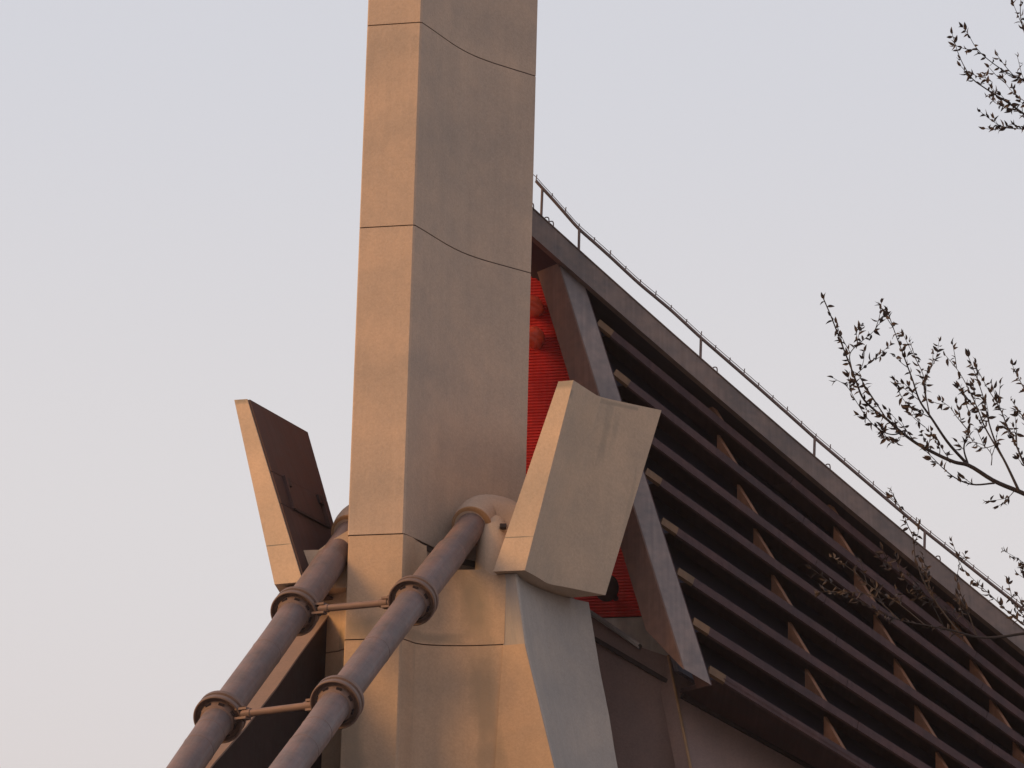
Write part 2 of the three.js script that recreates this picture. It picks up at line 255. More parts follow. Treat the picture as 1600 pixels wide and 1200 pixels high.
const tree = [[0.0222,0.0079,[[5.112,9.602,-30.278],[4.65,9.805,-30.252],[4.136,10.032,-30.226],[3.897,10.122,-30.199],[3.684,10.242,-30.173],[3.568,10.258,-30.147],[3.355,10.347,-30.121],[3.254,10.395,-30.095],[3.121,10.486,-30.069],[3.021,10.567,-30.042],[2.921,10.633,-30.016],[2.821,10.725,-29.99],[2.77,10.837,-29.964],[2.726,10.946,-29.938],[2.667,11.087,-29.912],[2.601,11.25,-29.885],[2.549,11.375,-29.859],[2.49,11.503,-29.833]]],[0.0135,0.0054,[[3.699,10.277,-30.293],[3.529,10.44,-30.222],[3.39,10.619,-30.15],[3.285,10.746,-30.078],[3.222,10.894,-30.006],[3.143,11.075,-29.934],[3.069,11.239,-29.863],[2.999,11.4,-29.791]]],[0.0084,0.0039,[[3.872,10.053,-30.012],[3.693,10.03,-29.985],[3.56,10.069,-29.958],[3.46,10.136,-29.931],[3.361,10.226,-29.904],[3.312,10.265,-29.877]]],[0.0123,0.0042,[[4.028,9.917,-29.734],[3.934,10.124,-29.73],[3.854,10.289,-29.727],[3.795,10.472,-29.723],[3.751,10.682,-29.719],[3.701,10.84,-29.716],[3.636,11.013,-29.712]]],[0.0084,0.0037,[[3.961,10.328,-30.203],[3.835,10.605,-30.297],[3.783,10.804,-30.391],[3.664,11.105,-30.484],[3.558,11.288,-30.578]]],[0.0089,0.0039,[[3.714,10.313,-30.419],[3.67,10.437,-30.348],[3.699,10.562,-30.276],[3.697,10.676,-30.205],[3.668,10.751,-30.133]]],[0.0108,0.0042,[[4.316,9.892,-30.059],[4.126,10.257,-30.127],[4.08,10.412,-30.195],[4.027,10.568,-30.264],[3.957,10.792,-30.332],[3.884,10.946,-30.4],[3.796,11.156,-30.469]]],[0.0074,0.0037,[[4.261,10.296,-29.62],[4.083,10.772,-29.756],[4.032,10.951,-29.891]]],[0.0074,0.0037,[[4.375,10.167,-30.086],[4.136,10.645,-30.167],[4.097,10.743,-30.249],[4.062,10.843,-30.33]]],[0.0064,0.0034,[[3.001,10.515,-29.871],[2.888,10.681,-29.839],[2.822,10.771,-29.807],[2.768,10.843,-29.775]]],[0.0054,0.003,[[2.723,10.934,-29.9],[2.714,11.091,-29.97],[2.811,11.218,-30.041],[2.916,11.331,-30.111],[3.022,11.504,-30.181]]],[0.0044,0.0027,[[2.788,11.219,-30.215],[2.817,11.359,-30.363],[2.855,11.509,-30.511]]],[0.0044,0.0027,[[2.773,10.966,-30.172],[2.836,11.066,-30.315],[2.983,11.234,-30.457],[3.097,11.37,-30.599]]],[0.0064,0.003,[[3.167,10.549,-30.334],[3.079,10.503,-30.242],[2.982,10.506,-30.149],[2.876,10.561,-30.056],[2.769,10.681,-29.963],[2.679,10.786,-29.87],[2.567,10.822,-29.778]]],[0.0059,0.0032,[[3.302,10.478,-29.54],[3.288,10.644,-29.633],[3.274,10.86,-29.727],[3.196,11.073,-29.82],[3.142,11.241,-29.914]]],[0.0049,0.003,[[3.376,10.89,-30.476],[3.374,11.053,-30.564],[3.428,11.176,-30.653],[3.495,11.321,-30.742],[3.53,11.489,-30.83]]],[0.0042,0.0027,[[3.351,10.515,-29.8],[3.207,10.552,-29.688],[3.104,10.595,-29.577],[3.037,10.665,-29.465]]],[0.0037,0.002,[[3.329,10.867,-30.477],[3.235,10.921,-30.43],[3.121,11.007,-30.384]]],[0.0037,0.002,[[3.377,10.646,-30.498],[3.293,10.711,-30.489],[3.214,10.788,-30.48]]],[0.0037,0.002,[[3.097,10.371,-29.86],[3.031,10.26,-29.666],[2.955,10.249,-29.472],[2.891,10.227,-29.277]]],[0.0042,0.0027,[[3.27,10.438,-30.241],[3.175,10.508,-30.12],[3.086,10.561,-29.999],[2.997,10.603,-29.878]]],[0.0044,0.0027,[[3.31,10.199,-29.63],[3.257,10.198,-29.376],[3.194,10.195,-29.122]]],[0.0044,0.0027,[[3.49,10.41,-30.498],[3.492,10.479,-30.51],[3.457,10.535,-30.522],[3.417,10.619,-30.534]]],[0.0044,0.003,[[3.607,10.338,-29.519],[3.516,10.469,-29.559],[3.476,10.548,-29.599],[3.405,10.617,-29.64]]],[0.0044,0.003,[[3.695,10.564,-29.686],[3.611,10.66,-29.658],[3.557,10.73,-29.631]]],[0.0044,0.003,[[3.812,10.12,-29.729],[3.814,10.212,-29.735],[3.744,10.291,-29.741],[3.629,10.316,-29.747]]],[0.0044,0.0027,[[3.951,10.507,-30.471],[3.857,10.525,-30.636],[3.799,10.637,-30.802],[3.767,10.744,-30.967]]],[0.0039,0.002,[[4.081,10.099,-30.389],[4.042,10.072,-30.488],[3.976,10.076,-30.588],[3.9,10.09,-30.687]]],[0.0044,0.003,[[3.853,10.524,-29.535],[3.814,10.615,-29.456],[3.779,10.685,-29.377]]],[0.0044,0.003,[[4.011,10.255,-29.683],[4.002,10.401,-29.644],[3.988,10.495,-29.604]]],[0.0113,0.0037,[[5.106,12.338,-29.865],[4.536,12.831,-29.818],[4.116,13.119,-29.771],[3.968,13.202,-29.724],[3.783,13.302,-29.678],[3.679,13.36,-29.631],[3.584,13.5,-29.584],[3.529,13.63,-29.537],[3.504,13.685,-29.49]]],[0.0064,0.003,[[4.505,13.098,-29.573],[4.076,13.306,-29.491],[3.929,13.334,-29.408],[3.741,13.434,-29.326],[3.653,13.493,-29.243],[3.593,13.554,-29.161],[3.54,13.578,-29.078]]],[0.0049,0.003,[[3.897,13.226,-29.675],[3.892,13.35,-29.919],[3.846,13.607,-30.162]]],[0.0049,0.003,[[4.125,13.294,-30.139],[4.066,13.382,-30.325],[4.0,13.484,-30.511],[3.943,13.624,-30.696]]],[0.0059,0.003,[[4.608,12.839,-29.954],[4.339,12.978,-29.883],[4.115,13.0,-29.811],[3.947,12.985,-29.74],[3.839,13.016,-29.669],[3.74,13.059,-29.598]]],[0.0044,0.0027,[[4.37,13.374,-30.449],[4.224,13.549,-30.573],[4.161,13.661,-30.698],[4.076,13.84,-30.822]]],[0.0074,0.0034,[[4.381,13.424,-30.135],[4.187,14.03,-30.211],[4.17,14.205,-30.288],[4.188,14.399,-30.365],[4.216,14.694,-30.441]]],[0.0044,0.003,[[4.163,13.334,-29.705],[4.118,13.441,-29.794],[4.086,13.655,-29.882]]],[0.0039,0.0025,[[4.023,13.028,-29.861],[3.919,13.054,-29.865],[3.888,13.111,-29.869]]],[0.0148,0.0042,[[5.035,8.778,-29.917],[4.576,8.833,-29.873],[4.066,8.783,-29.829],[3.887,8.742,-29.785],[3.696,8.721,-29.741],[3.538,8.748,-29.697],[3.423,8.762,-29.653],[3.269,8.776,-29.609],[3.065,8.801,-29.565],[2.891,8.857,-29.521],[2.728,8.929,-29.477],[2.525,9.045,-29.433],[2.362,9.153,-29.389]]],[0.0074,0.0032,[[3.522,8.714,-29.556],[3.351,8.969,-29.615],[3.258,9.161,-29.673],[3.205,9.356,-29.731],[3.196,9.527,-29.789],[3.158,9.646,-29.848],[3.133,9.75,-29.906],[3.09,9.86,-29.964],[3.05,9.965,-30.022]]],[0.0064,0.003,[[4.241,8.644,-29.656],[3.999,8.862,-29.693],[3.895,8.961,-29.73],[3.811,9.06,-29.767],[3.701,9.175,-29.804],[3.61,9.276,-29.841]]],[0.0049,0.0027,[[3.775,8.879,-30.399],[3.689,9.127,-30.434],[3.619,9.372,-30.469],[3.655,9.514,-30.504],[3.696,9.599,-30.539]]],[0.0049,0.0027,[[3.462,8.846,-29.99],[3.317,9.052,-29.851],[3.152,9.194,-29.713],[2.988,9.232,-29.575],[2.899,9.272,-29.436]]],[0.0049,0.0027,[[3.326,8.902,-30.128],[3.109,9.125,-30.275],[2.944,9.262,-30.421],[2.778,9.454,-30.567],[2.635,9.594,-30.714]]],[0.0049,0.0027,[[3.073,8.819,-29.64],[2.858,9.052,-29.796],[2.671,9.111,-29.951],[2.482,9.145,-30.107]]],[0.0044,0.0027,[[3.397,9.07,-30.022],[3.27,9.084,-29.882],[3.105,9.2,-29.742],[3.041,9.318,-29.602]]],[0.0044,0.0027,[[3.724,8.78,-29.985],[3.587,8.968,-30.007],[3.438,9.021,-30.028],[3.29,9.388,-30.049]]],[0.0054,0.003,[[4.249,8.757,-29.7],[4.077,8.943,-29.891],[4.043,9.051,-30.083],[4.019,9.176,-30.275]]],[0.0049,0.003,[[4.282,8.838,-29.927],[4.09,9.053,-29.981],[4.048,9.143,-30.034]]],[0.0037,0.0022,[[4.278,9.072,-29.515],[4.015,9.24,-29.394],[3.924,9.258,-29.274],[3.83,9.27,-29.153]]],[0.0044,0.0027,[[4.412,9.255,-30.446],[4.182,9.47,-30.632],[4.177,9.582,-30.817]]]];

// ---------------------------------------------------------------- ground
{
  const g = metricUV(new THREE.PlaneGeometry(1600, 1600, 8, 8).rotateX(-Math.PI / 2));
  const m = add('ground', toCreasedNormals(g, 0.5), M.ground, scene); m.userData.kind = 'structure';
}

// ---------------------------------------------------------------- concrete mast
const mast = thing('concrete_mast', 'tall beige concrete mast with flared wings and two hooded cable outlets', 'tower');
{
  const X = -2.40, Z = -87, ch = 0.035;
  const cove = new THREE.CatmullRomCurve3([[0, 0], [.25, -.44], [.5, -.9], [.84, -1.5], [1.2, -2.0], [1.62, -2.42], [2.2, -2.88], [2.79, -3.33]].map(([x, z]) => V(X + x, 0, Z + z)), false, 'centripetal').getPoints(28).map((p) => [p.x, p.z]);
  const inset = (pl, d) => pl.map(([x, z]) => { const cx = -1.9, cz = -89.2, L = Math.hypot(x - cx, z - cz); return [x + (cx - x) / L * d, z + (cz - z) / L * d]; });
  const FL = [X - 1.315, Z - 0.32];
  const plan = [[FL[0] + 0.01, FL[1] - ch], [FL[0] + ch, FL[1] + 0.009], [X - ch, Z - 0.009], [X + 0.02, Z - ch], ...cove.slice(1), [0.1, -91.4], [-2.4, -92.3], [-3.35, -91.1]];
  const gap = 0.014, lifts = [12.3, 17.2, 24.53, 32.06, 37.21, 43.6];
  for (let i = 2; i + 1 < lifts.length; i++) add('shaft_segment', prism(plan, lifts[i] + gap, lifts[i + 1] - gap, 0.5, true), M.concrete, mast);
  add('joint_core', prism(inset(plan, 0.05), 24.4, 43.4, 0.5), M.groove, mast);
  add('shaft_root', prism(inset(plan, 0.09), 21.8, 24.51, 0.5), M.concrete, mast);
  // wider foot: wall either side of the front face, coved in plan
  const rc = new THREE.CatmullRomCurve3([[0.02, -ch], [.14, -.2], [.30, -.44], [.46, -.55], [.66, -.605], [1.35, -.6], [2.08, -.44], [2.36, -.35]].map(([x, z]) => V(X + 0.02 + x, 0, Z + z)), false, 'centripetal').getPoints(26).map((p) => [p.x, p.z]);
  const lw = [[-4.62, -88.95], [-4.544, -88.825], [-4.151, -88.681], [-3.85, -88.45], [-3.70, -88.2]];
  const foot = [...lw, [FL[0] + 0.03, FL[1] - ch], [FL[0] + 0.05, FL[1] + 0.008], [X - 0.015, Z - 0.009], ...rc, [0.15, -89.5], [-0.3, -91.2], [-4.4, -91.2]];
  add('foot_segment', prism(foot, 0, 12.0 - gap, 0.5), M.foot, mast);
  add('foot_segment', prism(foot, 12.0 + gap, 22.06 - gap, 0.5), M.foot, mast);
  add('joint_core', prism(inset(foot, 0.06), 11.8, 22.3, 0.5), M.groove, mast);
  // upper foot: full height at the front face, lower shoulders beside it
  const upper = [];
  for (const [x, z] of foot) {
    const front = x > -3.69 && z > -88.19;
    if (!front) upper.push([x, z, z < -91 ? 23.3 : 23.55]);
    else if (x < -1.88) upper.push([x, z, 24.53 - gap - Math.max(0, x + 2.2) * 0.4]);
    else { if (upper[upper.length - 1][2] > 24) upper.push([-1.88, z, 24.40], [-1.84, z - 0.01, 23.86]); upper.push([x, z, z < -89 ? 23.4 : x > -.4 ? 23.72 : 23.86]); }
  }
  { const k = upper.findIndex((p) => p[2] > 24); upper.splice(k, 0, [-3.672, -87.75, 23.55], [-3.672, -87.74, 24.51]); }
  add('foot_segment', loft([upper.map(([x, z]) => V(x, 22.06 + gap, z)), upper.map(([x, z, y]) => V(x, y, z))], 0.5), M.foot, mast);
  // right buttress, flaring towards the ground
  const sec = [[23.72, [-.05, -87.36], [.215, -87.27], [1.95, -89.85]], [22.04, [-.04, -87.37], [.478, -87.12], [2.24, -89.65]], [20.86, [-.09, -87.37], [.764, -86.82], [2.47, -89.3]], [20.05, [-.12, -87.37], [.96, -86.62], [2.6, -89.15]], [19.0, [-.16, -87.37], [1.216, -86.32], [2.79, -88.95]], [14, [-.3, -87.3], [2.5, -85.0], [4.1, -87.9]], [0, [-.6, -87.2], [5.6, -82.0], [7.2, -85.6]]];
  { const f = (k, o) => sec.filter((s) => s[0] <= 22.05).map(([y, c, e]) => V((k ? e[0] - .03 : c[0]) - o * .3, k === 2 ? y : y - .01, (k ? e[1] + .004 : c[1] + .004) + o)); const C = f(0, .004), E = f(1, .004), C2 = f(0, .03), E2 = f(1, .03); part(add('buttress_front', loft(C.map((p, i) => [p, E[i], E2[i], C2[i]]), 0.3), M.foot, mast), 'sunlit flaring front face of the buttress'); }  // overlay in plain concrete; the buttress behind is tinted for shade
  const bs = sec.map(([y, c, e, b]) => {
    const mid = [];
    for (let k = 1; k < 8; k++) { const t = k / 8, q = 4 * t * (1 - t) * 0.30; mid.push(V(e[0] + (b[0] - e[0]) * t - q * 0.83, y, e[1] + (b[1] - e[1]) * t - q * 0.55)); }
    return [V(c[0], y, c[1]), V(e[0] - 0.03, y, e[1] + 0.0), V(e[0] + 0.015, y, e[1] - 0.03), ...mid, V(b[0], y, b[1]), V(b[0] - 1.5, y, b[1] - 0.8), V(c[0] - 0.2, y, c[1] - 1.6)];
  });
  part(add('buttress', loft(bs.reverse(), 0.35, true), M.buttress, mast), 'flaring buttress under the right wing, cool sky light put into its grey');

  // wings
  const wr = (a, inB) => [...a.map(V), inB];
  const spl = (a) => { const c = new THREE.CatmullRomCurve3(a.slice(1).map((p) => V(p)), false, 'centripetal').getPoints(15); return [V(a[0]), ...c]; };
  const bot = spl(wingRb), top = spl(wingRt), bi = V(0.55, 23.735, -89.9), ti = V(1.75, 28.239, -89.6);
  const rows = []; for (let k = 0; k <= 6; k++) { const t = k / 6; rows.push([...bot, bi].map((p, i) => p.clone().lerp([...top, ti][i], t))); }
  part(add('wing', loft(rows, 0.4), M.wing, mast), 'leaning right wing slab with a sunlit front edge');
  const lb = [V(wingLb[0]), V(wingLb[1]), V(-3.55, 23.434, -90.35), V(-5.1, 23.434, -90.35)], lt = [V(wingLt[0]), V(wingLt[1]), V(wingLt[2]), V(-6.3, 27.95, -90.63)];
  { const pn = lt[2].clone().sub(lb[1]).cross(lt[1].clone().sub(lb[1])), k = lb[2].clone().sub(lb[1]).dot(pn); lb[2].z -= k / pn.z; }
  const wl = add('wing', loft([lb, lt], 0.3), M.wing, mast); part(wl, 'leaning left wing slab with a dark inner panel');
  { // dark inner lining of the left wing: panels with an access hatch recess
    const A = lb[1], B = lb[2], C = lt[2], D = lt[1], nrm = C.clone().sub(A).cross(D.clone().sub(A)).normalize(); if (nrm.x < 0) nrm.negate();
    const at = (u, v, o) => A.clone().lerp(B, u).lerp(D.clone().lerp(C, u), v).addScaledVector(nrm, o);
    const panel = (u0, u1, v0, v1, o0, o1) => loft([[at(u0, v0, o0), at(u1, v0, o0), at(u1, v1, o0), at(u0, v1, o0)], [at(u0, v0, o1), at(u1, v0, o1), at(u1, v1, o1), at(u0, v1, o1)]], 0.3);
    const u0 = .012, u1 = .992, ha = .22, hb = .84, va = .42, vb = .60, e = .004;
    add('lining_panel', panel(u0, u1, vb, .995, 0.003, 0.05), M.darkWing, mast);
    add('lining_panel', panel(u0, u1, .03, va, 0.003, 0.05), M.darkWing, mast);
    add('lining_panel', panel(u0, ha, va + e, vb - e, 0.003, 0.05), M.darkWing, mast);
    add('lining_panel', panel(hb, u1, va + e, vb - e, 0.003, 0.05), M.darkWing, mast);
    const h = add('hatch', panel(ha + .03, hb - .03, va + .02, vb - e, 0.003, 0.062), M.darkWing, mast);
    add('hatch_hinge', panel(ha - .015, ha + .06, vb - .05, vb - .005, 0.05, 0.12), M.bolt, h);
    add('hatch_hinge', panel(hb - .06, hb + .02, vb - .055, vb - .005, 0.05, 0.12), M.bolt, h);
    add('hatch_rail', panel(ha - .03, ha, va, vb, 0.05, 0.13), M.darkWing, h);
    add('hatch_rail', panel(hb, hb + .03, va, vb, 0.05, 0.13), M.darkWing, h);
    add('hatch_sill', panel(ha, hb, va - .004, va + .01, 0.05, 0.10), M.bolt, h);
  }
  { // drip plate hung just below the left wing
    const q = lb.map((p) => p.clone().add(V(0.12, -0.06, -0.03))); q[0].x += 0.1; q[3].x += 0.1;
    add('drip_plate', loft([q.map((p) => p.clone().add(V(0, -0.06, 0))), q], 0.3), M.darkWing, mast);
    for (const [x, z] of [[-5.2, -87.75], [-4.75, -87.6]]) add('plate_bolt', bar(V(x + .1, 23.30, z - .3), V(x + .1, 23.45, z - .3), 0.05, 0.05, V(1, 0, 0)), M.bolt, mast);
  }
  { // shoulder block between left wing and shaft
    const s = shoulderL.map(V), f = [V(-5.0, 23.44, s[0].z), V(s[0]), V(s[1]), V(s[2]), V(-3.68, 24.85, s[0].z), V(-3.68, 23.44, s[0].z)];
    add('shoulder_block', loft([f, f.map((p) => p.clone().add(V(0.2, 0, -1.8)))], 0.3), M.wing, mast);
  }
  // hoods over the cable outlets
  const hood = (pts, label, turn) => {
    const m = V(pts[0]), dir = m.clone().sub(V(pts[1])).normalize(), flat = V(dir.x, 0, dir.z).normalize();
    const side = flat.clone().cross(V(0, 1, 0)).multiplyScalar(turn);
    const c = [[-.02, 0, 0], [.3, 0, 0], [.62, .10, -.02], [.85, .35, -.12], [1.0, .75, -.38], [1.05, 1.2, -.9]].map(([a, s, y]) => m.clone().addScaledVector(dir, a).addScaledVector(side, s).add(V(0, y, 0)));
    const cc = new THREE.CatmullRomCurve3(c, false, 'centripetal').getPoints(26), r = cc.map((_, i) => 0.455 + 0.10 * Math.min(1, i / 10));
    const h = add('hood', sweep(cc, r, 36), M.concrete, mast); part(h, label);
    add('hood_rim', turned([[0.34, -0.01], [0.43, -0.035], [0.475, -0.02], [0.482, 0.02], [0.46, 0.05], [0.34, 0.03]], m, dir, 36), M.rim, h);
    return h;
  };
  hood(pipeR, 'rounded concrete hood where the right cable pipe enters the mast', 1);
  hood(pipeL, 'rounded concrete hood behind the mast front on the left', 1);
  { // fairing below the right hood
    const P = [V(-0.28, 23.5, -88.05), V(-0.30, 24.2, -88.12), V(-0.33, 24.75, -88.3), V(-0.36, 25.2, -88.6)];
    const c = new THREE.CatmullRomCurve3(P).getPoints(14), f = add('fairing', sweep(c, c.map((_, i) => 0.50 - 0.012 * i), 26), M.wing, mast);
    add('drain_slot', new RoundedBoxGeometry(0.16, 0.11, 0.2, 2, 0.02).translate(-0.12, 25.02, -87.98), M.bolt, f);
  }
  { // sloping slab under the left pipe
    const s = slabL.map((p) => V(p)), d = s[5].clone().sub(s[1]).normalize(), a = s[0].clone().addScaledVector(d, -1.6), b = s[5].clone().addScaledVector(d, 14);
    const k = [a, ...s.slice(1), b], wv = V(-0.42, 0, -0.12);
    const poly = [...k, V(b.x, 0, b.z), V(a.x, 0, a.z)];
    { const w2 = V(-0.46, 0, -0.13), o2 = V(.02, 0, .006), up = V(0, .05, .03); add('wall_lit_top', loft(k.map((p) => [p.clone().add(o2).add(up), p.clone().add(w2).add(up), p.clone().add(w2).add(V(0, .004, .002)), p.clone().add(o2).add(V(0, .004, .002))]), 0.2), M.wallLitTop, mast); }
    part(add('cable_wall', loft([poly, poly.map((p) => p.clone().add(wv))], 0.2), M.cableWallShade ?? M.darkWing, mast), 'sloping wall beneath the left cable pipe, painted dark for deep shade');
  }
}

// ---------------------------------------------------------------- cable pipes with clamp rings
function cablePipe(P, label, ringAt) {
  const t = thing('cable_pipe', label, 'cable', 'steel cable pipes running down from the mast');
  const p = P.map((q) => V(q)), last = p[p.length - 1], d = last.clone().sub(p[p.length - 3]).normalize();
  const end = last.clone().addScaledVector(d, (last.y + 0.3) / -d.y);
  add('sheath', sweep(new THREE.CatmullRomCurve3([...p, last.clone().lerp(end, .3), end], false, 'centripetal').getPoints(60), Array(61).fill(0.335), 36), M.pipe, t);
  const up = p[0].clone().sub(p[2]).normalize();
  const sl = [p[2].clone().addScaledVector(up, 0.2), p[2].clone().lerp(p[0], 0.62)];
  const slv = add('sleeve', sweep([sl[0], sl[1], sl[1].clone().addScaledVector(up, .02)], [0.365, 0.365, 0.345], 36), M.pipe, t);
  for (const f of [.30, .47, .72, .86]) { const k = p[2].clone().lerp(p[6], f), w = p[6].clone().sub(p[2]).normalize(); const cv = new THREE.CatmullRomCurve3(p, false, 'centripetal'), o = cv.getPoint((2 + 4 * f) / 6), tw = cv.getTangent((2 + 4 * f) / 6); add('weld', turned([[0.325, -.02], [0.342, -.008], [0.342, .008], [0.325, .02]], o, tw, 36), M.pipe, t); }
  for (const i of ringAt) {
    const o = p[i], dir = p[i + 1].clone().sub(p[i - 1]).normalize(); // towards the ground
    const r = add('clamp_ring', turned([[0.33, -0.25], [0.44, -0.235], [0.515, -0.20], [0.54, -0.16], [0.54, -0.05], [0.48, -0.03], [0.47, 0.03], [0.535, 0.045], [0.545, 0.06], [0.545, 0.165], [0.525, 0.18], [0.505, 0.17], [0.485, 0.06], [0.43, 0.06], [0.41, 0.07], [0.395, 0.16], [0.36, 0.25], [0.33, 0.27]], o, dir, 48), M.clamp, t);
    const s = dir.clone().cross(V(0, 1, 0)).normalize(), q = s.clone().cross(dir).normalize();
    for (let k = 0; k < 8; k++) {
      const a = (k + 0.5) / 8 * Math.PI * 2, rad = s.clone().multiplyScalar(Math.cos(a)).addScaledVector(q, Math.sin(a));
      const c = o.clone().addScaledVector(rad, 0.38).addScaledVector(dir, 0.185);
      add('bolt', bar(c.clone().addScaledVector(rad, -.03), c.clone().addScaledVector(rad, .03), 0.12, 0.06, dir), M.bolt, r);
    }
  }
  return t;
}
cablePipe(pipeR, 'plum cable pipe with two clamp rings crossing in front of the mast', [2, 4]);
cablePipe(pipeL, 'plum cable pipe with two clamp rings left of the mast, against the sky', [2, 4]);
function strut(a, b, label) {
  const t = thing('strut', label, 'strut', 'struts between the cable pipes');
  const A = V(a), B = V(b), d = B.clone().sub(A).normalize(), p = A.clone().addScaledVector(d, 0.50), q = B.clone().addScaledVector(d, -0.50);
  add('rod', tube([p.clone().addScaledVector(d, .1), q.clone().addScaledVector(d, -.1)], 0.078, 0.078, 16, 2, false), M.clamp, t);
  for (const [e, s] of [[p, 1], [q, -1]]) {
    add('clevis', bar(e.clone().addScaledVector(d, -0.04 * s), e.clone().addScaledVector(d, 0.26 * s), 0.19, 0.05, V(0, 1, 0)).translate(0, -0.10, 0), M.clamp, t);
    add('clevis', bar(e.clone().addScaledVector(d, -0.04 * s), e.clone().addScaledVector(d, 0.26 * s), 0.19, 0.05, V(0, 1, 0)).translate(0, 0.10, 0), M.clamp, t);
    add('collar', tube([e.clone().addScaledVector(d, 0.14 * s), e.clone().addScaledVector(d, 0.34 * s)], 0.095, 0.095, 14, 2, false), M.clamp, t);
    add('pin', tube([e.clone().addScaledVector(d, 0.12 * s).add(V(0, -.16, 0)), e.clone().addScaledVector(d, 0.12 * s).add(V(0, .16, 0))], 0.035, 0.035, 10, 2, false), M.bolt, t);
  }
}
strut(pipeL[2], pipeR[2], 'upper thin strut joining the two cable pipes near the mast');
strut(pipeL[4], pipeR[4], 'lower thin strut joining the two cable pipes at their lower clamp rings');

